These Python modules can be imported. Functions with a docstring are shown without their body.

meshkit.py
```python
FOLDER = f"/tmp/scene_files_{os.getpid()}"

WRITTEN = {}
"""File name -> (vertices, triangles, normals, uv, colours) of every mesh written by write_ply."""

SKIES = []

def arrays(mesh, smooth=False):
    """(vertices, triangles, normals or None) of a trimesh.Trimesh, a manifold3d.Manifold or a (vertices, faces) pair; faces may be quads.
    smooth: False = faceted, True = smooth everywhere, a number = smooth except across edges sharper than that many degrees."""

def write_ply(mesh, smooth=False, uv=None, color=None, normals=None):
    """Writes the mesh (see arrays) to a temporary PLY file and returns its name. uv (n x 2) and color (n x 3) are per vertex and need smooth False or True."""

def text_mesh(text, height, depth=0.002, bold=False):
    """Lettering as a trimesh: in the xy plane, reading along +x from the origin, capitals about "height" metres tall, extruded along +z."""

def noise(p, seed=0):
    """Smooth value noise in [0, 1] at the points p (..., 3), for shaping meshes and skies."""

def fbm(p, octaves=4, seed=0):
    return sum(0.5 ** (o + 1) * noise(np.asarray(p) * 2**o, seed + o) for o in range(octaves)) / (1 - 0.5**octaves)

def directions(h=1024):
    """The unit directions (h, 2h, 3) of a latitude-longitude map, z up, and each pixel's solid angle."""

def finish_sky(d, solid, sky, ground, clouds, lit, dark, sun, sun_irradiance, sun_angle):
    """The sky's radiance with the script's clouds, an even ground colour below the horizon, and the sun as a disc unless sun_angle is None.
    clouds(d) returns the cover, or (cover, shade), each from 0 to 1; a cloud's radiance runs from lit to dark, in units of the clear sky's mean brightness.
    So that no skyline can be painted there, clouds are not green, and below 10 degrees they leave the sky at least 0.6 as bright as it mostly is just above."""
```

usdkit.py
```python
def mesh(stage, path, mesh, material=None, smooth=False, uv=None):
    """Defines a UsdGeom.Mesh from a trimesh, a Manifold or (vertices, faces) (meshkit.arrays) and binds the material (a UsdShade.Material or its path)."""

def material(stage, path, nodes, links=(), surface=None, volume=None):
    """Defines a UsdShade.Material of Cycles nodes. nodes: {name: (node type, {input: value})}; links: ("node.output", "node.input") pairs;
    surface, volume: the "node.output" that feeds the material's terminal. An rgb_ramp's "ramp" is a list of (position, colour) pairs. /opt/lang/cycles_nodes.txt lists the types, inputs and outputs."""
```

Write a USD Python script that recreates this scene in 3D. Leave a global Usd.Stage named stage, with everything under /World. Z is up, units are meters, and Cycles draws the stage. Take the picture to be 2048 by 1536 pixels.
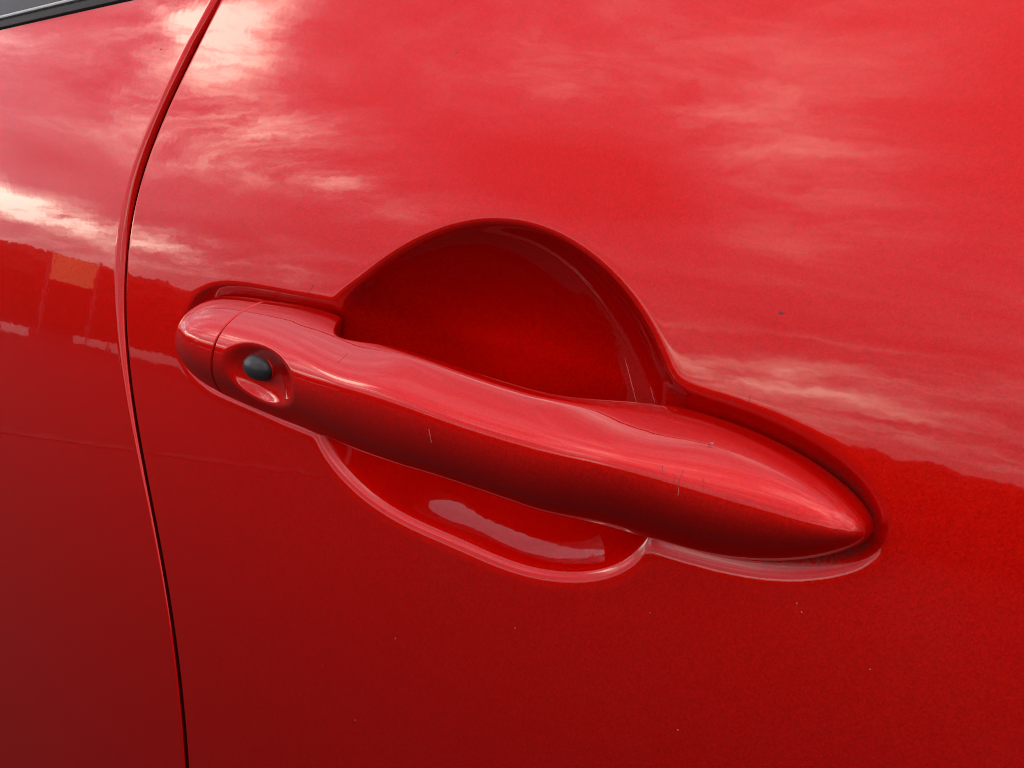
import math, random
import numpy as np, trimesh, usdkit, meshkit
from scipy.interpolate import PchipInterpolator, UnivariateSpline
from scipy.spatial import cKDTree
import shapely
from shapely.geometry import Polygon, LineString
from pxr import Usd, UsdGeom, UsdLux, UsdShade, Gf, Sdf

stage = Usd.Stage.CreateInMemory()
UsdGeom.SetStageUpAxis(stage, UsdGeom.Tokens.z)
UsdGeom.SetStageMetersPerUnit(stage, 1.0)
UsdGeom.Xform.Define(stage, '/World')
UsdGeom.Scope.Define(stage, '/World/Looks')
random.seed(3)
RNG = np.random.default_rng(5)

# ------------------------------------------------------------------ camera, sky, sun, exposure
HANDLE_HEIGHT = 0.87
PSI, PITCH, ROLL, HFOV, DIST = math.radians(35), math.radians(17.3), math.radians(1.6), math.radians(60), 0.225
EXPOSURE = 0.42
SUN_AZ, SUN_EL, SUN_ANGLE, SUN_I = math.radians(-150), math.radians(40), 50.0, 0.13     # azimuth from the -y axis towards +x
SKY_STRENGTH = 0.10
SUN_DIR = np.array([math.sin(SUN_AZ) * math.cos(SUN_EL), -math.cos(SUN_AZ) * math.cos(SUN_EL), math.sin(SUN_EL)])

fw = np.array([-math.sin(PSI) * math.cos(PITCH), math.cos(PSI) * math.cos(PITCH), -math.sin(PITCH)])
rt = np.array([math.cos(PSI), math.sin(PSI), 0.0])
up = np.cross(rt, fw)
r2, u2 = math.cos(ROLL) * rt + math.sin(ROLL) * up, -math.sin(ROLL) * rt + math.cos(ROLL) * up
eye = -DIST * fw + np.array([0, 0, HANDLE_HEIGHT])
cam = UsdGeom.Camera.Define(stage, '/World/camera')
cam.CreateHorizontalApertureAttr(36.0)
cam.CreateVerticalApertureAttr(27.0)
cam.CreateFocalLengthAttr(18.0 / math.tan(HFOV / 2))
cam.CreateClippingRangeAttr(Gf.Vec2f(0.005, 2000))
cam.CreateExposureAttr(EXPOSURE)
m = np.eye(4)
m[0, :3], m[1, :3], m[2, :3], m[3, :3] = r2, u2, -fw, eye
cam.AddTransformOp().Set(Gf.Matrix4d(*m.ravel().tolist()))

class Graph:
    """Collects Cycles nodes; node inputs that are strings starting with @ are links."""
    def __init__(self):
        self.nodes, self.links, self.k = {}, [], 0
    def __call__(self, kind, out, **inp):
        self.k += 1
        name = f'n{self.k}'
        vals = {}
        for a, b in inp.items():
            if isinstance(b, str) and b.startswith('@'):
                self.links.append((b[1:], f'{name}.{a}'))
            else:
                vals[a] = b
        self.nodes[name] = (kind, vals)
        return f'@{name}.{out}'
    def math(self, op, a, b=0.0, c=0.0):
        return self('math', 'value', math_type=op, value1=a, value2=b, value3=c)
    def vmath(self, op, a, b=(0, 0, 0)):
        return self('vector_math', 'vector', math_type=op, vector1=a, vector2=b)
    def dot(self, a, b):
        return self('vector_math', 'value', math_type='dot_product', vector1=a, vector2=b)
    def mix(self, fac, a, b, kind='mix'):
        return self('mix', 'color', mix_type=kind, fac=fac, color1=a, color2=b)
    def ramp(self, fac, stops):
        return self('rgb_ramp', 'color', ramp=stops, fac=fac)
    def smooth(self, v, a, b, lo=0.0, hi=1.0):
        return self('map_range', 'result', range_type='smoothstep', value=v, from_min=a, from_max=b, to_min=lo, to_max=hi, clamp=True)
    def build(self, path, surface=None, volume=None):
        return usdkit.material(stage, '/World/Looks/' + path, self.nodes, self.links,
                               surface=surface and surface[1:], volume=volume and volume[1:])

def direction(az, el):
    az, el = math.radians(az), math.radians(el)
    return (math.sin(az) * math.cos(el), -math.cos(az) * math.cos(el), math.sin(el))

CLOUD = 1.0
# the larger cloud masses seen mirrored in the paint: azimuth, elevation, their spreads (degrees), brighter or darker
CLOUDS = [(-64, 22.5, 4.2, 5.2, .42), (-56, 15.6, 6.0, 3.2, .24), (-49, 12, 5, 2.4, .15), (-68, 16, 8, 6, .06), (-66, 4.4, 9, 1.2, .30), (-63, 8.3, 8, 2.4, -.11), (-34, 18.5, 9, 4, -.34),
          (-49, 9, 8, 2.4, -.09), (-22, 26, 14, 6, .06), (-42, 27, 8, 4, .05), (-13, 4.5, 12, 2.3, .10), (-22, 12, 10, 2.3, -.06), (-45, 4, 8, 1.6, .06), (-5, 32, 8, 9, -.12)]
def sky_material():
    G = Graph()
    d = G('texture_coordinate', 'generated')
    base = G('sky_texture', 'color', sky_type='single_scattering', sun_disc=False, sun_elevation=SUN_EL,
             sun_rotation=math.atan2(SUN_DIR[0], SUN_DIR[1]), aerosol_density=2.0)
    xyz = G('separate_xyz', 'x', vector=d)[:-2]
    x, y, z = xyz + '.x', xyz + '.y', xyz + '.z'
    zc = G.math('add', G.math('maximum', z, 0.0), 0.20)
    p = G('combine_xyz', 'vector', x=G.math('divide', x, zc), y=G.math('divide', y, zc), z=0.37)
    # the cloud deck, drawn out along one direction by the wind
    pr = G('mapping', 'vector', vector=p, rotation=(0, 0, math.radians(-28)), scale=(0.72, 1.35, 1))
    warp = G('noise_texture', 'color', vector=pr, scale=0.9, detail=3)
    pw = G.vmath('add', pr, G.vmath('multiply', G.vmath('subtract', warp, (.5, .5, .5)), (0.9, 0.9, 0)))
    big = G('noise_texture', 'fac', vector=pw, scale=0.85, detail=2, roughness=.45)
    fine = G('noise_texture', 'fac', vector=pw, scale=3.0, detail=8, roughness=.64)
    cov = G.math('add', G.math('multiply', big, 0.48), G.math('multiply', fine, 0.52))
    az = G.math('arctan2', x, G.math('multiply', y, -1.0))
    el = G.math('arcsine', z)
    wr, wg = G('separate_color', 'r', color=warp), G('separate_color', 'g', color=warp)
    az = G.math('multiply_add', G.math('subtract', wr, .5), .32, az)
    el = G.math('multiply_add', G.math('subtract', wg, .5), .10, el)
    tear = G.math('multiply_add', fine, 4.4, -1.2)
    field = cov
    for a0, e0, sa, se, amp in CLOUDS:
        u = G.math('divide', G.math('subtract', az, math.radians(a0)), math.radians(sa))
        v = G.math('divide', G.math('subtract', el, math.radians(e0)), math.radians(se))
        g_ = G.math('exponent', G.math('multiply', G.math('add', G.math('multiply', u, u), G.math('multiply', v, v)), -1.0))
        field = G.math('multiply_add', G.math('multiply', g_, tear), amp, field)
    west = G.math('power', G.math('maximum', G.dot(d, direction(-72, 18)), 0.0), 5.0)
    col = G.ramp(field, [(0.30, (.34, .31, .36)), (0.42, (.52, .48, .55)), (0.50, (.76, .70, .77)), (0.57, (1.36, 1.26, 1.23)), (0.67, (2.8, 2.6, 2.2)), (0.80, (5.5, 5.1, 4.2))])
    bright = G.math('add', G.math('multiply_add', G.math('maximum', z, 0.0), 0.70, 0.62), G.math('multiply', west, 0.48))
    col = G.vmath('multiply', col, G('combine_xyz', 'vector', x=bright, y=bright, z=bright))
    col = G.vmath('multiply', col, (10 * CLOUD,) * 3)
    hz = G.smooth(z, 0.0, 0.10, 1.0, 0.0)
    col = G.mix(G.math('multiply', hz, 0.5), col, (8.5 * CLOUD, 7.6 * CLOUD, 7.2 * CLOUD))
    sky = G.mix(0.88, base, col)
    bg = G('background_shader', 'background', color=sky, strength=SKY_STRENGTH)
    return G.build('sky_look', bg)

dome = UsdLux.DomeLight.Define(stage, '/World/sky')
UsdShade.MaterialBindingAPI.Apply(dome.GetPrim()).Bind(sky_material())
dome.GetPrim().SetCustomDataByKey('kind', 'structure')
sun = UsdLux.DistantLight.Define(stage, '/World/sun')
sun.CreateNormalizeAttr(True); sun.CreateIntensityAttr(SUN_I); sun.CreateAngleAttr(SUN_ANGLE)
sun.CreateColorAttr(Gf.Vec3f(1.0, 0.9, 0.76))
zb = SUN_DIR; xb = np.cross([0, 0, 1.0], zb); xb /= np.linalg.norm(xb); yb = np.cross(zb, xb)
m = np.eye(4); m[0, :3], m[1, :3], m[2, :3] = xb, yb, zb
sun.AddTransformOp().Set(Gf.Matrix4d(*m.ravel().tolist()))

# ------------------------------------------------------------------ helpers
taken = {}
def numbered(parent, name):
    k = taken.get((parent, name), 0); taken[(parent, name)] = k + 1
    return name if k == 0 else f'{name}_{k:03d}'
def tag(prim, label=None, category=None, group=None, kind=None):
    for k, v in (('label', label), ('category', category), ('group', group), ('kind', kind)):
        if v: prim.SetCustomDataByKey(k, v)
    return prim
def xform(name, loc=(0, 0, 0), rz=0, **tags):
    x = UsdGeom.Xform.Define(stage, '/World/' + numbered('/World', name))
    x.AddTranslateOp().Set(Gf.Vec3d(*loc))
    if rz: x.AddRotateZOp().Set(rz)
    return tag(x.GetPrim(), **tags)
def obj(name, mesh, mat, parent=None, smooth=30, label=None, attrs=None, **tags):
    up_ = str(parent.GetPath()) if parent else '/World'
    p = usdkit.mesh(stage, up_ + '/' + numbered(up_, name), mesh, mat, smooth=smooth)
    for k, v in (attrs or {}).items():
        UsdGeom.PrimvarsAPI(p).CreatePrimvar(k, Sdf.ValueTypeNames.FloatArray, 'vertex').Set(np.asarray(v, np.float32).tolist())
    return tag(p.GetPrim(), label=label, **tags)
def grid_faces(nr, nc, flip=False):
    i = np.arange(nr * nc).reshape(nr, nc)
    q = np.stack([i[:-1, :-1], i[:-1, 1:], i[1:, 1:], i[1:, :-1]], -1).reshape(-1, 4)
    return q[:, ::-1] if flip else q
def simple(name, color, rough, metallic=0.0, coat=0.0, noise=None, spec=0.5):
    G = Graph()
    c = color
    if noise:
        sc, amt = noise
        f = G('noise_texture', 'fac', vector=G('geometry', 'position'), scale=sc, detail=5, roughness=.6)
        c = G.mix(f, tuple(x * (1 - amt) for x in color), tuple(min(1, x * (1 + amt)) for x in color))
    s = G('principled_bsdf', 'BSDF', base_color=c, roughness=rough, metallic=metallic, coat_weight=coat, specular_ior_level=spec)
    return G.build(name, s)

# ------------------------------------------------------------------ materials
def paint_material():
    G = Graph()
    pos = G('geometry', 'position')
    cell = G('voronoi_texture', 'color', vector=pos, scale=3200.0)
    cell2 = G('voronoi_texture', 'color', vector=pos, scale=1200.0)
    s1 = G('separate_color', 'r', color=cell)
    s2 = G('separate_color', 'g', color=cell2)
    flake = G.math('add', G.math('multiply', s1, 0.16), G.math('multiply', s2, 0.08))          # 0 .. 0.38
    base = G.mix(G.math('multiply', flake, 2.6), (.56, .001, .0), (.73, .005, .001))
    # traffic film: thin greyish dust in soft patches with a few specks
    film = G('noise_texture', 'fac', vector=pos, scale=22.0, detail=6, roughness=.65)
    specks = G.smooth(G('voronoi_texture', 'distance', vector=pos, scale=210.0), 0.06, 0.02)
    pick = G.math('greater_than', G('separate_color', 'b', color=G('voronoi_texture', 'color', vector=pos, scale=210.0)), 0.93)
    dust = G.math('add', G.smooth(film, .52, .80, 0.0, .012), G.math('multiply', G.math('multiply', specks, pick), .22))
    grime = G('attribute', 'fac', attribute='grime')
    grit = G('noise_texture', 'fac', vector=pos, scale=900.0, detail=4, roughness=.7)
    gm = G.math('multiply', grime, G.smooth(grit, .36, .62))
    base = G.mix(dust, base, (.42, .26, .23))
    base = G.mix(gm, base, (.11, .05, .04))
    # flop: flakes lying flat in the lacquer give the base coat less light at grazing angles
    flop = G.math('multiply_add', G('layer_weight', 'facing', blend=0.5), -0.40, 1.0)
    base = G.vmath('multiply', base, G('combine_xyz', 'vector', x=flop, y=flop, z=flop))
    nrm = G('geometry', 'normal')
    jig = G.vmath('multiply', G.vmath('subtract', cell, (.5, .5, .5)), (.11, .11, .11))
    fn = G.vmath('normalize', G.vmath('add', nrm, jig))
    peel = G('noise_texture', 'fac', vector=pos, scale=240.0, detail=1)
    cn = G('bump', 'normal', height=peel, strength=0.03, distance=0.0003)
    crough = G.math('add', G.math('add', .022, G.math('multiply', dust, .3)), G.math('multiply', gm, .5))
    s = G('principled_bsdf', 'BSDF', base_color=base, metallic=1.0, specular_tint=(.85, .05, .05), roughness=.52, normal=fn, coat_weight=1.0,
          coat_roughness=crough, coat_ior=1.57, coat_normal=cn)
    return G.build('red_metallic_paint', s)
PAINT = paint_material()
BLACK = simple('black_plastic', (.012, .013, .014), .32, noise=(300, .3))
RUBBER = simple('black_rubber', (.010, .010, .010), .6, noise=(500, .4), spec=.3)
SATIN = simple('satin_black_trim', (.010, .013, .016), .42, spec=.3)
BEAD = simple('bead_grey', (.35, .36, .36), .3)
SCRATCH_DARK = simple('scratch_dark', (.26, .012, .014), .5)
SCRATCH_LIGHT = simple('scratch_light', (.52, .12, .11), .5)
SPECK = simple('speck', (.42, .11, .10), .6)
GASKET = simple('dusty_rubber', (.03, .017, .014), .8, noise=(700, .5), spec=.2)
CHIP = simple('chip_primer', (.14, .02, .02), .6)
CABIN = simple('cabin_dark', (.008, .008, .008), .8)

def glass_material():
    G = Graph()
    s = G('principled_bsdf', 'BSDF', base_color=(.012, .016, .018), roughness=.02, ior=1.5, coat_weight=.4)
    return G.build('dark_window_glass', s)
GLASS = glass_material()

# ------------------------------------------------------------------ the car's side: surface functions (door coordinates in metres, origin behind the handle)
T0, R_UP, R_LOW, R_PLAN, KZ = math.radians(10.0), 0.7, 1.8, 9.0, 0.02
N0 = np.array([0, -math.cos(T0), math.sin(T0)])
def sp(z): return KZ * np.logaddexp(0, np.asarray(z) / KZ)
def side(x, z):
    return np.tan(T0) * z + z * z / (2 * R_LOW) + sp(z) ** 2 * (1 / R_UP - 1 / R_LOW) / 2 + x * x / (2 * R_PLAN)
def world(x, z, n):
    x, z, n = np.broadcast_arrays(np.asarray(x, float), np.asarray(z, float), np.asarray(n, float))
    return np.stack([x, side(x, z) + n * N0[1], z + n * N0[2] + HANDLE_HEIGHT], -1)
mm = lambda a: np.array(a, float) / 1000.0

gapL = mm([(-138.5, 112), (-145.81, 98.45), (-155.11, 83.14), (-163.0, 68.36), (-169.01, 57.36), (-174.0, 46.77), (-177.6, 35.86), (-180.4, 25.32), (-181.97, 14.46), (-181.75, 5.15), (-180.21, -5.34), (-178.42, -13.1), (-175.39, -20.67), (-171.89, -30.91), (-168.19, -40.91), (-166.14, -46.99), (-161.07, -61.17), (-154.41, -72.26), (-148.14, -86.03), (-142.03, -100.8), (-137.36, -115.13), (-133.8, -127.21), (-131.2, -144.65), (-130.4, -170.99), (-130, -230), (-130, -560)])
gapR = mm([(-132.0, 112), (-139.82, 98.19), (-145.96, 85.4), (-152.47, 73.71), (-161.32, 58.11), (-167.2, 46.1), (-170.9, 36.31), (-173.6, 23.42), (-174.0, 11.27), (-173.33, 0.85), (-171.67, -8.24), (-170.14, -17.03), (-168.47, -24.75), (-165.69, -35.02), (-162.62, -46.2), (-157.36, -58.54), (-151.6, -71.47), (-147.07, -81.51), (-142.22, -94.68), (-137.5, -108.91), (-133.86, -122.86), (-130.34, -139.64), (-128.26, -157.38), (-127.5, -172), (-127, -230), (-127, -560)])
def edge_curve(a):
    a = a[np.argsort(a[:, 1])]
    w = np.ones(len(a)); w[:2] = 20
    return UnivariateSpline(a[:, 1], a[:, 0], w=w, k=3, s=len(a) * (0.45e-3) ** 2)
xL0, xR = edge_curve(gapL), edge_curve(gapR)
def xL(z):
    w_ = .0029 / (1 + np.exp((np.asarray(z) + .05) / .012)) + .001
    return -np.logaddexp(-xL0(z) / .0004, -(xR(z) - w_) / .0004) * .0004
BELT = lambda x: 0.0935 + (x + 0.29) * 0.078           # belt line, rising slightly towards the front

# --- recess around the handle
recess_top = [(-137.64, -15.32), (-137.45, -6.76), (-135.31, -1.04), (-131.96, 3.28), (-128.13, 5.9), (-121.73, 8.3), (-114.14, 9.7), (-102.95, 10.4), (-85.29, 10.75), (-71.62, 10.95), (-66.5, 11.0)]
bowl_top = [(-65.68, 11.2), (-57.15, 17.8), (-48.38, 24.62), (-37.29, 31.1), (-24.6, 36.15), (-14.63, 38.4), (-4.37, 38.8), (5.97, 37.2), (14.84, 33.9), (23.82, 28.98), (31.09, 23.21), (36.05, 17.83), (39.6, 13.2), (41.5, 10.9)]
right_end = [(43.2, 9.3), (45.6, 8.2), (49.4, 7.5), (56.9, 6.8), (64.02, 5.8), (71.03, 4.3), (77.85, 2.2), (82.94, -.1), (86.9, -2.6), (89.9, -5.5), (91.9, -8.6), (92.9, -12.0), (92.5, -15.0), (90.7, -18.3), (87.02, -21.74), (81.3, -24.99), (75.04, -27.35), (68.45, -28.9), (59.53, -30.0), (52.07, -30.4), (44.21, -30.7), (42.4, -30.8)]
bowl_bottom = [(41.85, -31.6), (40.22, -34.05), (37.08, -36.9), (31.77, -40.4), (24.92, -43.1), (16.59, -44.8), (4.61, -45.6), (-8.33, -45.6), (-22.33, -44.9), (-37.15, -43.2), (-48.6, -40.6), (-57.2, -37.1), (-62.6, -33.2), (-66.0, -30.4), (-68.0, -29.6)]
recess_bottom = [(-69.5, -29.3), (-80.08, -28.95), (-92.0, -28.0), (-104.5, -27.1), (-117.63, -26.1), (-126.0, -24.0), (-133.05, -20.6)]
def polyline_spline(pts, step=0.25):
    p = np.array(pts); t = np.r_[0, np.cumsum(np.linalg.norm(np.diff(p, axis=0), axis=1))]
    u = np.arange(0, t[-1], step)
    return np.c_[PchipInterpolator(t, p[:, 0])(u), PchipInterpolator(t, p[:, 1])(u)]
outline = np.vstack([polyline_spline(a) for a in (recess_top, bowl_top, right_end, bowl_bottom, recess_bottom + [recess_top[0]])]) / 1000
OUT = Polygon(outline).buffer(0)
ring = np.array(OUT.exterior.segmentize(0.00015).coords)
TREE = cKDTree(ring)
bowl_pts = np.array(bowl_top + [(44.5, 4), (46.2, -5), (46.8, -14), (45.2, -23)] + bowl_bottom + [(-70.5, -22), (-72.5, -9), (-70.5, 3)]) / 1000
BC = np.array([-.0125, -.0035])
ang = np.arctan2(bowl_pts[:, 1] - BC[1], bowl_pts[:, 0] - BC[0]); rad = np.linalg.norm(bowl_pts - BC, axis=1)
o = np.argsort(ang); ang, rad = ang[o], rad[o]
ang3, rad3 = np.r_[ang - 2 * np.pi, ang, ang + 2 * np.pi], np.r_[rad, rad, rad]
BOWL_R = UnivariateSpline(ang3, rad3, k=3, s=len(ang3) * (0.25e-3) ** 2)

CH_DEPTH, BOWL_DEPTH = 0.0052, 0.0175
def softplus(d, k): return k * np.logaddexp(0, d / k)
def depth(x, z):
    """how far the door skin sinks below the plain surface"""
    q = np.c_[x.ravel(), z.ravel()]
    near = (q[:, 0] > -.150) & (q[:, 0] < .105) & (q[:, 1] > -.060) & (q[:, 1] < .053)
    out = np.zeros(len(q)); d = np.full(len(q), -1.0)
    dist, _ = TREE.query(q[near])
    inside = shapely.contains_xy(OUT, q[near, 0], q[near, 1])
    sd = np.where(inside, dist, -dist)
    d[near] = sd
    low = 1 / (1 + np.exp((q[near, 1] + .0165) / .0022))          # the lower walls are gentler and rounder
    ds = softplus(sd, 0.00042 + .0004 * low)
    ch = CH_DEPTH * (1 - np.exp(-ds * (1.4 - .92 * low) / CH_DEPTH))
    v = q[near] - BC
    R_ = BOWL_R(np.arctan2(v[:, 1], v[:, 0])); db = R_ - np.linalg.norm(v, axis=1)
    dbs = softplus(db, 0.0006 + .0006 * low)
    rho = np.clip(1 - dbs / R_, 0, 1)
    lo = np.clip((.002 - q[near, 1]) / .028, 0, 1); lo = lo * lo * (3 - 2 * lo)
    bowl = (BOWL_DEPTH + .0028 * lo) * (1 - rho ** (2.5 + .5 * lo)) + .0016 * (1 - lo) * (1 - np.exp(-dbs / .0016))
    h = 0.5 * (ch + bowl + np.sqrt((ch - bowl) ** 2 + (0.0006) ** 2)) - 0.0003
    fade = 1 / (1 + np.exp(-(sd + 0.0035) / 0.0004))
    out[near] = h * fade
    return out.reshape(x.shape), d.reshape(x.shape)

car = xform('red_car', label='glossy red car seen close up at its front door handle', category='car')

# --- front door skin: sheared grid from the shut line, finer round the handle
r = 0.0011
hem = [(0.0 + r * (1 - math.cos(a)) , r * (1 - math.sin(a))) for a in np.radians(np.linspace(0, 84, 8))]   # quarter round edge
cols = [(0.0015, .016), (0.0004, .010), (0.0, .004)] + [(a, dd) for a, dd in hem]
a = cols[-1][0]; flat = []
for step, stop in ((.0006, .03), (.00042, .272), (.0015, .34)):
    while a < stop:
        a += step; flat.append(a)
while a < .95:
    a += max(.002, (a - .33) * .12); flat.append(a)
cols += [(a, 0.0) for a in flat]
ca, cd = np.array(cols).T
zs = np.r_[np.arange(-.56, -.26, .012), np.arange(-.26, -.058, .0018), np.arange(-.058, .048, .00042), np.arange(.048, .0985, .0012)]
top_n = 12
Z = np.repeat(zs[:, None], len(ca), 1)
X = xR(zs)[:, None] + ca[None]
Hd, Sd = depth(X, Z)
hemd = np.repeat(cd[None], len(zs), 0)
P = world(X, Z, -Hd - hemd)
# rounded top flange along the belt line
Xt = X[-1]; rows = []
for k in range(1, top_n + 1):
    t = k / top_n
    ztop = BELT(np.clip(Xt, -.3, .4)) + .012
    zz = zs[-1] + (ztop - zs[-1]) * t
    rows.append(world(Xt, zz, -cd))
for k in range(1, 9):
    t = math.radians(90 * k / 8)
    q = world(Xt, ztop + .004 * math.sin(t), -cd - .004 * (1 - math.cos(t))); rows.append(q)
rows.append(rows[-1] + np.array([0, .02, -.004]))
P = np.concatenate([P, np.array(rows)], 0)
ze = len(rows)
grime = np.zeros(X.shape)
hand_tip = np.exp(-((X - .088) / .020) ** 2) * np.exp(-((Z + .012) / .017) ** 2)
grime = np.where((Sd > .0012) & (X > .05), 0.8 * hand_tip * np.clip((Sd - .0012) / .0018, 0, 1), 0)
grime += np.where((Sd > .0008) & (X > .03) & (Z < -.018), .08 * np.exp(-((X - .072) / .012) ** 2) * np.clip((Sd - .0008) / .0012, 0, 1), 0)
grime = np.clip(grime, 0, .9)
grime = np.concatenate([grime, np.zeros((ze, X.shape[1]))], 0)
front_door = obj('front_door', (P.reshape(-1, 3), grid_faces(*P.shape[:2])), PAINT, car, smooth=True, attrs={'grime': grime.ravel()},
                 label='front door skin with a scooped bowl behind the handle')

# --- rear door skin, on the other side of the shut line
zr = np.r_[np.arange(-.56, -.26, .012), np.arange(-.26, .0, .002), np.arange(.0, .0845, .0012)]
fr = np.linspace(0, 1, 14)[1:]
w_gap = np.clip(xR(zr) - xL(zr), .0018, .010)
rad_h = np.clip((.34 + .22 / (1 + np.exp(-(zr + .035) / .014))) * w_gap, .0008, .0060)
aa = np.radians(np.linspace(0, 90, 14))
acols = np.r_[np.arange(.0005, .02, .0006), np.arange(.02, .16, .0025), np.geomspace(.165, .62, 18)]
rowsP = []
def rear_row(zf, xl, rh):
    """one row of the rear door from inside the shut line outwards; zf(offset) gives the height"""
    pts = []
    for dd, back in ((.016, .0032), (.009, .0032), (.52 * rh + .0014, .0030), (.52 * rh + .0010, .0012), (.52 * rh + .0007, .0002)):
        pts.append(world(xl + rh - back, zf(0), -dd))
    for t in aa:
        pts.append(world(xl + rh * math.cos(t), zf(0), -.52 * rh * (1 - math.sin(t))))
    for o_ in acols:
        pts.append(world(xl - o_, zf(o_), 0))
    return np.array([np.asarray(q) for q in pts])
for z, rh in zip(zr, rad_h):
    rowsP.append(rear_row(lambda o_, z=z: z, float(xL(z)), float(rh)))
zl, rl = zr[-1], float(rad_h[-1])
for t in fr:
    tgt = lambda o_: BELT(np.clip(xL(zl) - o_, -.6, 0))
    xl = float(xL(zl + t * (BELT(-.16) + .004 - zl)))
    rowsP.append(rear_row(lambda o_, t=t: zl + t * (BELT(np.clip(xl - o_, -.6, 0)) - zl), xl, rl))
last = rowsP[-1]
for k in range(1, 7):
    t = math.radians(90 * k / 6)
    rowsP.append(last + np.array([0, .0022 * (1 - math.cos(t)), .0022 * math.sin(t)]))
rowsP.append(rowsP[-1] + np.array([0, .018, -.003]))
Q = np.array(rowsP)
rear_door = obj('rear_door', (Q.reshape(-1, 3), grid_faces(*Q.shape[:2], flip=True)), PAINT, car, smooth=True, attrs={'grime': np.zeros(Q.shape[0] * Q.shape[1])},
                label='rear door skin left of the curved shut line')

# --- seal deep in the shut line, so that the gap is dark
zz = np.linspace(-.55, .13, 160); xm = (xL(np.clip(zz, -.55, .112)) + xR(np.clip(zz, -.55, .112))) / 2
S = np.stack([world(xm + o_, zz, n_) for o_, n_ in ((-.012, -.014), (-.004, -.0115), (0, -.0105), (.004, -.0115), (.012, -.014))], 1)
obj('door_seal', (S.reshape(-1, 3), grid_faces(*S.shape[:2], flip=True)), RUBBER, car, smooth=True)

# --- belt moulding and glass above the rear door
def belt_strip(x0, x1, prof, lift):
    xs = np.linspace(x0, x1, 90)
    return np.stack([world(xs, BELT(np.clip(xs, -.6, .4)) + lift + h, n) for h, n in prof], 1)
def strip(name, prof, mat, parent, x0, x1, lift=0.0, label=None):
    A = belt_strip(x0, x1, prof, lift)
    return obj(name, (A.reshape(-1, 3), grid_faces(*A.shape[:2], flip=True)), mat, parent, smooth=40, label=label)
lip = [(-.0018, -.004), (-.0014, -.0006), (-.0002, .0010), (.0014, .0013), (.0028, .0008), (.0034, -.0006), (.0036, -.004)]
bead = [(.0030, -.003), (.0031, .0008), (.0034, .0015), (.0039, .0017), (.0044, .0015), (.0047, .0008), (.0048, -.003)]
trim = [(.0046, -.004), (.0048, -.0004), (.0056, .0000), (.010, -.0002), (.018, -.0010), (.028, -.0026), (.040, -.0052), (.052, -.0085), (.055, -.0105), (.0555, -.016)]
for par, x0, x1, lift in ((rear_door, -.76, -.150, .0), (front_door, -.128, .70, .0165)):
    strip('rubber_lip', lip, RUBBER, par, x0, x1, lift)
    strip('bright_bead', bead, BEAD, par, x0, x1, lift)
    strip('belt_moulding', trim, SATIN, par, x0, x1, lift, label='satin black moulding along the foot of the window')
    strip('window_pane', [(.054, -.013), (.12, -.034), (.19, -.060), (.28, -.098), (.36, -.140)], GLASS, par, x0, x1, lift, label='dark window glass')

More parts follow.
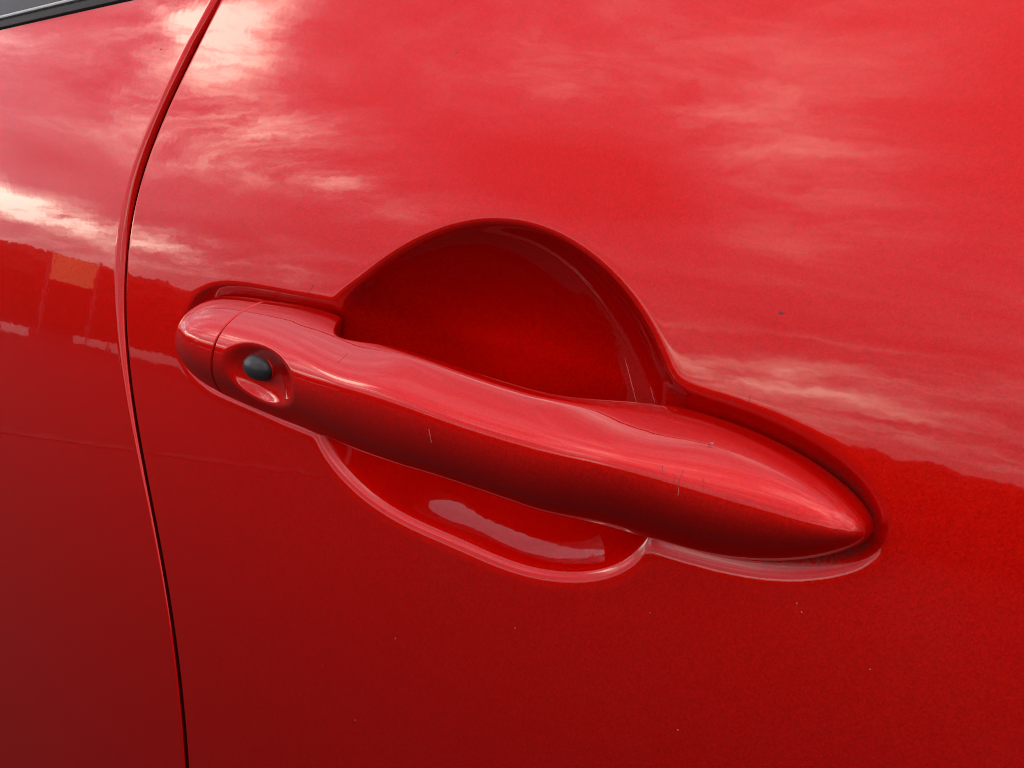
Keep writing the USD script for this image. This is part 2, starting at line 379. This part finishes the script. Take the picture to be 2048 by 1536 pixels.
# ------------------------------------------------------------------ the handle: a loft along x with sections built from their normals
S0, S1 = -135.3, 90.3
def chi(s): return np.arccos(np.clip(1 - 2 * (np.asarray(s, float) - S0) / (S1 - S0), -1, 1))
def curve(pts, s_tol):
    a = np.array(pts); c = chi(a[:, 0])
    if s_tol == 0: return PchipInterpolator(c, a[:, 1])
    w = np.ones(len(a)); w[[0, -1]] = 30
    return UnivariateSpline(c, a[:, 1], w=w, k=3, s=len(a) * s_tol ** 2)
WT = curve([(-135.3, -12.6), (-134.9, -8.6), (-133.7, -4.9), (-131.35, -.9), (-126.39, 2.9), (-120, 5.1), (-112.4, 6.5), (-104.45, 7.2), (-96, 7.6), (-84, 7.8), (-72.62, 7.9), (-66, 7.8), (-60, 6.6), (-52, 5.1), (-45, 4.4), (-38, 4.1), (-30, 3.8), (-23.18, 3.5), (-10, 2.6), (.88, 2.0), (17.52, 1.6), (25.91, 1.6), (34, 2.6), (41.65, 3.2), (54.24, 2.7), (65.15, 1.2), (75.74, -1.8), (82.62, -4.8), (86.88, -7.3), (89.2, -9.6), (90.1, -11.2), (90.3, -12.4)], 0.12)
WB = curve([(-135.3, -12.6), (-134.9, -15.0), (-133.4, -17.6), (-130.59, -20.2), (-123.29, -23.7), (-116.39, -25.2), (-103.3, -26.4), (-90.88, -27.3), (-79, -28.1), (-67.56, -28.3), (-60.91, -28.0), (-52.8, -27.4), (-42, -26.4), (-31.09, -25.6), (-10.73, -25.4), (13.8, -25.4), (30.2, -25.5), (42.5, -26.3), (48.68, -26.8), (59.76, -26.2), (71.76, -24.0), (79.49, -21.2), (86.62, -17.3), (89.2, -15.1), (90.1, -13.5), (90.3, -12.4)], 0.12)
NC = PchipInterpolator([-135.3, -133.8, -130.5, -125, -118, -110, -100, -88, -75, -60, -40, -20, 0, 20, 38, 52, 64, 74, 82, 86.6, 89.4, 90.3],
                       [-2.0, 3.2, 7.6, 10.6, 12.5, 13.4, 13.9, 14.5, 15.6, 17.4, 19.6, 21.0, 21.8, 21.8, 20.6, 18.0, 15.2, 12.4, 9.8, 7.2, 3.8, -2.0])
def NIN(s):
    s = np.asarray(s, float)
    up_ = 1 / (1 + np.exp(-(s + 60.0) / 1.9))
    dn = 1 - np.clip((s - 16) / 34, 0, 1) ** 2 * (3 - 2 * np.clip((s - 16) / 34, 0, 1))
    return -3.0 + 12.2 * up_ * dn
def NV(s):
    s = np.asarray(s, float)
    u_ = np.clip((s + 74) / 54, 0, 1)
    dn = 1 - np.clip((s - 16) / 34, 0, 1) ** 2 * (3 - 2 * np.clip((s - 16) / 34, 0, 1))
    return -3.0 + 12.2 * u_ * u_ * (3 - 2 * u_) * dn
U_GRIP = np.array([0, .035, .07, .105, .16, .22, .265, .305, .35, .45, .62, .77, .89, .96, 1.0])
U_PAD = np.array([0, .035, .075, .12, .19, .27, .33, .375, .42, .52, .66, .79, .90, .96, 1.0])
U_TIP = np.array([0, .03, .06, .09, .13, .17, .205, .235, .28, .40, .58, .75, .88, .95, 1.0])
PHI_GRIP = PchipInterpolator(U_GRIP, [128, 84, 48, 34, 28, 22, 14, 2, -14, -24, -38, -52, -68, -88, -128])
PHI_PAD = PchipInterpolator(U_PAD, [96, 80, 60, 47, 36, 24, 15, 8, 1, -9, -24, -40, -58, -74, -96])
PHI_TIP = PchipInterpolator(U_TIP, [104, 78, 56, 40, 27, 15, 6, -1, -8, -18, -34, -50, -66, -84, -104])
NU = 240
def section(blend):
    """normalised outline: fraction a from top edge to bottom edge, height b (0 at both edges, 1 at the crest)"""
    u = np.linspace(0, 1, NU)
    ph = np.radians(PHI_GRIP(u) * blend + PHI_PAD(u) * (1 - blend) if blend <= 1 else PHI_GRIP(u) * (2 - blend) + PHI_TIP(u) * (blend - 1))
    dw, dn = np.cos(ph), np.sin(ph)
    w = np.r_[0, np.cumsum((dw[1:] + dw[:-1]) / 2)]; n = np.r_[0, np.cumsum((dn[1:] + dn[:-1]) / 2)]
    n = n - np.linspace(0, 1, NU) * n[-1]
    return w / w[-1], n / n.max()
SEC = [section(b) for b in np.linspace(0, 2, 81)]
def sec_at(b):
    i = np.clip(b, 0, 2) * 40; k = min(int(i), 79); f = i - k
    return SEC[k][0] * (1 - f) + SEC[k + 1][0] * f, SEC[k][1] * (1 - f) + SEC[k + 1][1] * f
SEAM_W = PchipInterpolator([-30, -26, -20, -12, -5, 2, 7.4, 9], [-15.0, -12.5, -9.2, -6.6, -4.8, -2.6, .6, 2])
def seam_shift(w): return SEAM_W(np.clip(w, -30, 9))             # the lock cover's seam leans
def cut_back(w, n, nb, r_=1.1, tuck=3.0):
    """cuts the section off at the height nb, rounds the two cut edges and tucks them in behind"""
    k = int(np.argmax(n)); wf = np.linspace(0, 1, 4 * NU); g_ = np.arange(NU) / (NU - 1)
    w, n = np.interp(wf, g_, w), np.interp(wf, g_, n)
    keep = n > nb
    if keep.sum() < 8: return np.interp(g_, wf, w), np.interp(g_, wf, n)
    i0, i1 = np.flatnonzero(keep)[[0, -1]]
    w, n = w[i0:i1 + 1].copy(), n[i0:i1 + 1]
    rr_ = min(r_, .3 * (n.max() - nb), .2 * (w[0] - w[-1]))
    e = np.clip(1 - (n - nb) / max(rr_, 1e-6), 0, 1); pull = rr_ * (1 - np.sqrt(np.maximum(0, 1 - e * e)))
    mid = int(np.argmax(n)); sg = np.where(np.arange(len(w)) < mid, -1.0, 1.0)
    w += sg * pull
    tk = min(tuck, .3 * (w[0] - w[-1])); t = np.linspace(1, 0, 24)[:-1]
    w = np.r_[w[0] - tk * t, w, (w[-1] + tk * t)[::-1]]; n = np.r_[np.full(23, nb), n, np.full(23, nb)]
    L_ = np.r_[0, np.cumsum(np.hypot(np.diff(w), np.diff(n)))]; q = g_ * L_[-1]
    return np.interp(q, L_, w), np.interp(q, L_, n)
def handle_grid(ss, shrink=None):
    A = np.zeros((len(ss), NU, 3))
    for i, s in enumerate(ss):
        wt, wb, nc, ni = float(WT(chi(s))), float(WB(chi(s))), float(NC(s)), float(NV(s))
        blend = np.clip((s + 75) / 40, 0, 1); blend = blend * blend * (3 - 2 * blend)
        tipf = np.clip((s - 45) / 40, 0, 1)
        a_, b_ = sec_at(blend + tipf)
        h = max(nc - ni, 0.05)
        w = wt + (wb - wt) * a_; n = ni + h * b_
        w, n = cut_back(w, n, max(float(NIN(s)), ni))
        A[i] = np.c_[np.full(NU, s), w, n]
    return A
DS, DW, DN = -80.5, -10.8, 10.6                        # centre of the finger dish round the lock plug
def dish(A):
    """scoops a shallow dish out of the pad"""
    s, w, n = A[..., 0], A[..., 1], A[..., 2]
    ls = np.where(s > DS, 15.8, 14.8)
    rr = ((s - DS) / ls) ** 2 + ((w - DW) / 10.7) ** 2
    bowl = DN + .06 * (s - DS) + .30 * (w - DW) + 3.9 * rr ** 1.15
    k = 1.3
    front = n > 3
    hh = np.clip(.5 + .5 * (bowl - n) / k, 0, 1)
    sm = bowl * (1 - hh) + n * hh - k * hh * (1 - hh)
    A = A.copy(); A[..., 2] = np.where(front & (rr < 6), np.minimum(sm, n), n)
    return A
def to_mesh(A):
    return world(A[..., 0] / 1000, A[..., 1] / 1000, A[..., 2] / 1000)
def closed(A, cap0, cap1):
    """tube of sections: closes each section across its back, and the open ends"""
    nr, nc = A.shape[:2]
    i = np.arange(nr * nc).reshape(nr, nc)
    j = np.roll(i, -1, 1)
    f = np.stack([i[:-1], i[1:], j[1:], j[:-1]], -1).reshape(-1, 4)
    f = np.vstack([f[:, [0, 1, 2]], f[:, [0, 2, 3]]])
    v = to_mesh(A).reshape(-1, 3)
    extra = []
    for on, row in ((cap0, 0), (cap1, nr - 1)):
        if on:
            c = len(v); v = np.vstack([v, v[i[row]].mean(0)])
            t = np.stack([np.full(nc, c), i[row], np.roll(i[row], -1)], 1)
            extra.append(t if row == 0 else t[:, ::-1])
    return v, np.vstack([f] + extra)
SEAM = -96.0
def stations(lo, hi, step):
    c0, c1 = chi(lo), chi(hi)
    n_ = int((hi - lo) / step)
    c = np.linspace(c0, c1, n_ * 2)
    s = S0 + (S1 - S0) * (1 - np.cos(c)) / 2
    keep = [s[0]]
    for q in s[1:]:
        if q - keep[-1] >= step or (min(q - S0, S1 - q) < 3 and q - keep[-1] > .04): keep.append(q)
    keep[-1] = s[-1]
    return np.array(keep)
def split_grid(lo, hi, side_):
    """handle piece that ends on the leaning seam; the seam edge is rounded over"""
    ss = stations(S0 + .002, S1 - .002, .38)
    A = dish(handle_grid(ss))
    full = A
    # resample every lengthwise line up to the seam
    cut = SEAM + seam_shift(full[..., 1])
    r_ = .55
    rows = []
    if side_ == 'cover':
        tt = np.r_[np.linspace(0, 1, 90) ** 1.0]
        base_s = ss[0] + (1 - np.cos(tt * np.pi / 2)) * 1.0
        fr_ = (1 - np.cos(tt * np.pi)) / 2 * .5 + tt * .5
        fr_ = np.r_[(np.linspace(0, 1, 110)) ** 1.7]
    out = []
    for j in range(NU):
        s_line, w_line, n_line = full[:, j, 0], full[:, j, 1], full[:, j, 2]
        c_ = SEAM + seam_shift(np.interp(SEAM - 8, s_line, w_line))
        for _ in range(3): c_ = SEAM + seam_shift(np.interp(c_, s_line, w_line))
        d_ = np.array([0, .03, .08, .16, .26, .38, .52, .7, .9, 1.2])
        if side_ == 'cover':
            e = c_ - .22
            t_ = np.r_[s_line[0] + (e - 1.2 - s_line[0]) * fr_[:-1], (e - d_[::-1])]
        else:
            e = c_ + .22
            tail = ss[ss > -70]
            t_ = np.r_[e + d_, np.linspace(e + 1.2, tail[0], 82)[1:-1], tail]
        dist = np.abs(t_ - e)
        sh = np.where(dist < r_, r_ - np.sqrt(np.maximum(r_ ** 2 - (r_ - np.minimum(dist, r_)) ** 2, 0)), 0)
        out.append(np.c_[t_, np.interp(t_, s_line, w_line), np.interp(t_, s_line, n_line), sh])
    B = np.array(out).transpose(1, 0, 2)
    # pull the seam edge in, towards the middle of each section
    cen_w = B[:, :, 1].mean(1, keepdims=True); cen_n = np.full_like(cen_w, 2.0)
    vw, vn = B[..., 1] - cen_w, B[..., 2] - cen_n
    L = np.sqrt(vw ** 2 + vn ** 2) + 1e-6
    B[..., 1] -= vw / L * B[..., 3]; B[..., 2] -= vn / L * B[..., 3]
    return B[..., :3]
grip_grid = split_grid(0, 0, 'grip')
v, f = closed(grip_grid, True, True)
handle = obj('door_handle', (v, f), PAINT, car, smooth=50, attrs=None, label='red pull handle spanning the scooped bowl')
cover_grid = split_grid(0, 0, 'cover')
v2, f2 = closed(cover_grid, True, True)
obj('lock_cover', (v2, f2), PAINT, handle, smooth=50, label='rounded red cover at the rear end of the handle')
# --- black lock plug: a low dome in the dish
ico = trimesh.creation.icosphere(4, 1.0)
pv = ico.vertices * np.array([5.9, 4.1, 4.2])
tilt = math.radians(-6)
c_ = np.array([-83.6, -10.6, DN - .1])
pv = pv + c_
obj('lock_plug', (world(pv[:, 0] / 1000, pv[:, 1] / 1000, pv[:, 2] / 1000), ico.faces), BLACK, handle, smooth=True, label='small black domed plug over the key hole')
# --- gaskets under both ends of the handle
def tube(points, radius, sides=10):
    p = np.array(points); t = np.gradient(p, axis=0); t /= np.linalg.norm(t, axis=1, keepdims=True)
    n = np.cross(t, N0); n /= np.linalg.norm(n, axis=1, keepdims=True); b = np.cross(t, n)
    th = np.linspace(0, 2 * np.pi, sides, endpoint=False)
    V = p[:, None] + radius * (np.cos(th)[None, :, None] * n[:, None] + np.sin(th)[None, :, None] * b[:, None])
    nr, nc = V.shape[:2]; i = np.arange(nr * nc).reshape(nr, nc); j = np.roll(i, -1, 1)
    return V.reshape(-1, 3), np.stack([i[:-1], j[:-1], j[1:], i[1:]], -1).reshape(-1, 4)
th_ = np.linspace(0, 2 * np.pi, 73)
rw, rh_ = 6.35 * np.cos(th_), 4.6 * np.sin(th_)
obj('plug_rim', tube(world((c_[0] + rw) / 1000, (c_[1] + rh_) / 1000, (c_[2] - .12 + .06 * rw + .30 * rh_) / 1000), .00045), PAINT, handle, smooth=True)
sR = np.r_[np.linspace(60, 84, 40), S1 - np.linspace(2.4, 0, 16) ** 2 / 1.0 * 1.05]
sR = np.unique(np.clip(sR, 60, S1 - .002))
rim = np.r_[np.c_[sR, WT(chi(sR)) + .15], np.c_[sR[::-1], WB(chi(sR[::-1])) - .1]]
obj('gasket', tube(world(rim[:, 0] / 1000, rim[:, 1] / 1000, np.full(len(rim), -.0041)), .0007), GASKET, handle, smooth=True, label='dark gasket round the pointed front end')

# --- scratches, chips and specks in the paint
htree_v = to_mesh(grip_grid).reshape(-1, 3); hsw = grip_grid.reshape(-1, 3)
outer = hsw[:, 2] > 10
ht = cKDTree(hsw[outer][:, :2]); ho = hsw[outer]
def n_handle(x, z):
    dd, ii = ht.query([x, z], k=4); wgt = 1 / (dd + 1e-3)
    return float((ho[ii, 2] * wgt).sum() / wgt.sum())
def n_door(x, z):
    h_, _ = depth(np.array([[x / 1000]]), np.array([[z / 1000]])); return -float(h_[0, 0]) * 1000
def ribbon(pts, width, n_of, lift=.10, k=14):
    p = np.array(pts, float); t = np.r_[0, np.cumsum(np.linalg.norm(np.diff(p, axis=0), axis=1))]; u = np.linspace(0, t[-1], k)
    q = np.c_[np.interp(u, t, p[:, 0]), np.interp(u, t, p[:, 1])] + RNG.normal(0, .06, (k, 2)) * np.array([1, 0])
    d = np.gradient(q, axis=0); d /= np.linalg.norm(d, axis=1, keepdims=True); s_ = np.c_[-d[:, 1], d[:, 0]]
    wd = width * np.sin(np.linspace(.25, np.pi - .1, k)) ** .5 * RNG.uniform(.6, 1.1, k)
    V = []
    for c, sd_, w_ in zip(q, s_, wd):
        for o_ in (-.5, 0, .5):
            xx, zz_ = c + sd_ * w_ * o_
            V.append(world(xx / 1000, zz_ / 1000, (n_of(xx, zz_) + lift * (1 if o_ == 0 else -.3)) / 1000))
    return np.array(V), grid_faces(k, 3, flip=True)
def patch(c, rx, rz, n_of, ang_=0, lift=.08, k=12):
    V = [(c[0], c[1], lift)]
    for t in np.linspace(0, 2 * np.pi, k, endpoint=False):
        j = RNG.uniform(.75, 1.15); dx, dz = rx * math.cos(t) * j, rz * math.sin(t) * j
        V.append((c[0] + dx * math.cos(ang_) - dz * math.sin(ang_), c[1] + dx * math.sin(ang_) + dz * math.cos(ang_), -.02))
    W_ = np.array([world(x / 1000, z / 1000, (n_of(x, z) + l) / 1000) for x, z, l in V])
    F = [[0, i + 1, (i + 1) % k + 1][::-1] for i in range(k)]
    return W_, np.array(F)
for pts in ([(51.1, -6.1), (51.8, -7.7)], [(55.5, -6.1), (55.0, -10.4)], [(54.2, -7.4), (54.3, -9.2)], [(59.7, -6.8), (60.2, -9.0)], [(-44.5, .4), (-45.5, -2.3)], [(58.0, -.2), (57.6, -1.6)]):
    obj('scratch', ribbon(pts, .20, n_handle), SCRATCH_DARK, handle, smooth=True)
for pts in ([(-7.9, -11.2), (-7.1, -14.5)], [(55.4, -9.6), (55.6, -11.4)]):
    obj('scratch', ribbon(pts, .17, n_handle), SCRATCH_LIGHT, handle, smooth=True)
obj('paint_chip', patch((58.2, -.6), .45, .3, n_handle), SCRATCH_LIGHT, handle, smooth=True)
for pts, wd, mt in (([(-75.3, 14.9), (-77.8, 11.9)], .3, SCRATCH_DARK), ([(61.0, 9.4), (61.0, 7.4)], .2, SCRATCH_DARK), ([(57.4, 7.9), (57.3, 6.6)], .2, SCRATCH_DARK),
                    ([(25.0, 10.5), (27.1, 6.0), (29.9, .6)], .32, SCRATCH_LIGHT), ([(34.4, 5.7), (36.4, 2.1)], .2, SCRATCH_LIGHT)):
    obj('scratch', ribbon(pts, wd, n_door), mt, front_door, smooth=True)
obj('paint_chip', patch((64.5, 27.3), .95, .34, n_door), CHIP, front_door, smooth=True)
obj('paint_chip', patch((-34.1, 80.4), .4, .3, n_door), CHIP, front_door, smooth=True)
obj('paint_chip', patch((-167.9, 83.0), .7, .4, n_door), CHIP, rear_door, smooth=True)
for c in ((-58.6, -99.9), (46.3, -44.9), (79.8, -33.0), (57.3, -70.0), (-43.4, -111.9), (78.5, -31.5), (-30, -80), (10, -62), (95, -40)):
    obj('dirt_speck', patch(c, RNG.uniform(.2, .38), RNG.uniform(.16, .26), n_door, RNG.uniform(0, 3)), SPECK, front_door, smooth=True)

# --- the dark inside of the car, behind the skins
def box(x0, x1, y0, y1, z0, z1):
    b = trimesh.creation.box([x1 - x0, y1 - y0, z1 - z0]); b.apply_translation([(x0 + x1) / 2, (y0 + y1) / 2, (z0 + z1) / 2]); return b
obj('inner_shell', box(-1.9, 2.1, .14, 1.5, .02, .93), CABIN, car, smooth=False)
roof = np.array([world(x_, .095 + h_, n_) for x_ in np.linspace(-.9, .85, 12) for h_, n_ in ((.36, -.139), (.37, -.136), (.385, -.137), (.40, -.145), (.43, -.18), (.46, -.26), (.475, -.40), (.48, -.70), (.46, -1.2))])
obj('roof', (roof, grid_faces(12, 9, flip=True)), PAINT, car, smooth=True, attrs={'grime': np.zeros(len(roof))})

# ------------------------------------------------------------------ what the paint mirrors: the car park across from the door
def asphalt():
    G = Graph(); pos = G('geometry', 'position')
    a_ = G('noise_texture', 'fac', vector=pos, scale=1.3, detail=6, roughness=.65)
    b_ = G('noise_texture', 'fac', vector=pos, scale=90.0, detail=4, roughness=.7)
    c = G.mix(a_, (.014, .0135, .013), (.028, .0265, .0255))
    c = G.mix(G.math('multiply', b_, .4), c, (.045, .043, .041), 'mix')
    s = G('principled_bsdf', 'BSDF', base_color=c, roughness=.9, specular_ior_level=.15)
    return G.build('asphalt', s)
ASPHALT = asphalt()
def road_paint():
    G = Graph(); pos = G('geometry', 'position')
    worn = G.smooth(G('noise_texture', 'fac', vector=pos, scale=7.0, detail=6, roughness=.65), .40, .62)
    s = G('principled_bsdf', 'BSDF', base_color=G.mix(worn, (.062, .060, .057), (.024, .023, .022)), roughness=.9, specular_ior_level=.15)
    return G.build('road_paint', s)
LINE = road_paint()
xs = np.r_[-400, -150, -60, -30, -15, -8, -4, -2, 0, 2, 4, 8, 15, 30, 60, 150, 400].astype(float)
ys = xs.copy()
GX, GY = np.meshgrid(xs, ys)
obj('ground', (np.stack([GX, GY, 0 * GX], -1).reshape(-1, 3), grid_faces(len(ys), len(xs))), ASPHALT, smooth=False, kind='structure')
def marking(p, q, wd):
    p, q = np.array(p, float), np.array(q, float); d = (q - p) / np.linalg.norm(q - p); s_ = np.array([-d[1], d[0]]) * wd / 2
    return np.array([[*(p + s_), .004], [*(p - s_), .004], [*(q - s_), .004], [*(q + s_), .004]]), np.array([[0, 1, 2, 3]])
for p, q in (((-3.9, -.9), (-3.0, -3.4)),):
    obj('bay_line', marking(p, q, .11), LINE, smooth=False, kind='structure')

HA, HB = np.array([-26.5, 1.1]), np.array([11.5, -14.5])      # the hedge's line on the ground
def hedge():
    ns, nt = 620, 18
    L_ = np.linalg.norm(HB - HA); dr = (HB - HA) / L_; no = np.array([dr[1], -dr[0]])
    S_, T_ = np.meshgrid(np.linspace(0, L_, ns), np.linspace(0, np.pi, nt), indexing='ij')
    p3 = lambda a, b, c: np.stack([S_ * a, T_ * b, np.full_like(S_, c)], -1)
    top = 1.07 + .16 * (meshkit.fbm(p3(.5, 0, 1.7), 3, 3) - .5) + .10 * (meshkit.noise(p3(2.6, 0, .3), 8) - .5)
    j = .14 * (meshkit.fbm(p3(5, 5, 2.2), 3, 5) - .5)
    off = (.45 + j) * np.cos(T_)
    h = np.maximum(0, (top + j) * np.abs(np.sin(T_)) ** .3) * (S_ > .0)
    X_ = HA[0] + dr[0] * S_ + no[0] * off; Y_ = HA[1] + dr[1] * S_ + no[1] * off
    return np.stack([X_, Y_, h], -1).reshape(-1, 3), grid_faces(ns, nt)
FOLIAGE = simple('hedge_leaves', (.020, .026, .014), .85, noise=(9, .6))
obj('hedge', hedge(), FOLIAGE, smooth=False, label='long dark clipped hedge across the car park, mirrored in the paint', category='hedge')

view = lambda az_, dist: (math.sin(math.radians(az_)) * dist, -math.cos(math.radians(az_)) * dist)
bx, by = view(-63.4, 9.6)
board = xform('sign_board', (bx, by, 0), -63.4, label='orange board on grey posts, mirrored in the rear door', category='sign')
obj('panel', box(-.225, .225, -.012, .012, .72, 1.06), simple('orange_sheet', (.85, .48, .22), .5, noise=(6, .15)), board, smooth=False)
POST = simple('post_grey', (.10, .10, .10), .5)
for sx in (-.255, .255):
    obj('post', box(sx - .018, sx + .018, -.02, .02, 0, 1.09), POST, board, smooth=False)
STONE = simple('pale_concrete', (.34, .33, .32), .8, noise=(9, .2))
for k, (az_, dist, ln, h_, lab) in enumerate(((-57.4, 9.7, 1.0, .10, 'pale concrete block mirrored between shut line and handle'), (-61.6, 9.9, .36, .08, 'short pale concrete block mirrored left of the shut line'), (-66.4, 9.4, .26, .08, 'pale concrete block mirrored at the far left'))):
    px_, py_ = view(az_, dist)
    b_ = trimesh.creation.extrude_polygon(Polygon([(-.14, 0), (-.12, h_ - .05), (-.08, h_), (.08, h_), (.12, h_ - .05), (.14, 0)]), ln, engine='earcut')
    b_.apply_transform(trimesh.transformations.rotation_matrix(math.pi / 2, [1, 0, 0])); b_.apply_translation([0, ln / 2, 0])
    xf = xform('concrete_block', (px_, py_, 0), -az_ * 0 + az_ + 90, label=lab, category='concrete block', group='concrete blocks in front of the hedge')
    obj('block', b_, STONE, xf, smooth=False)
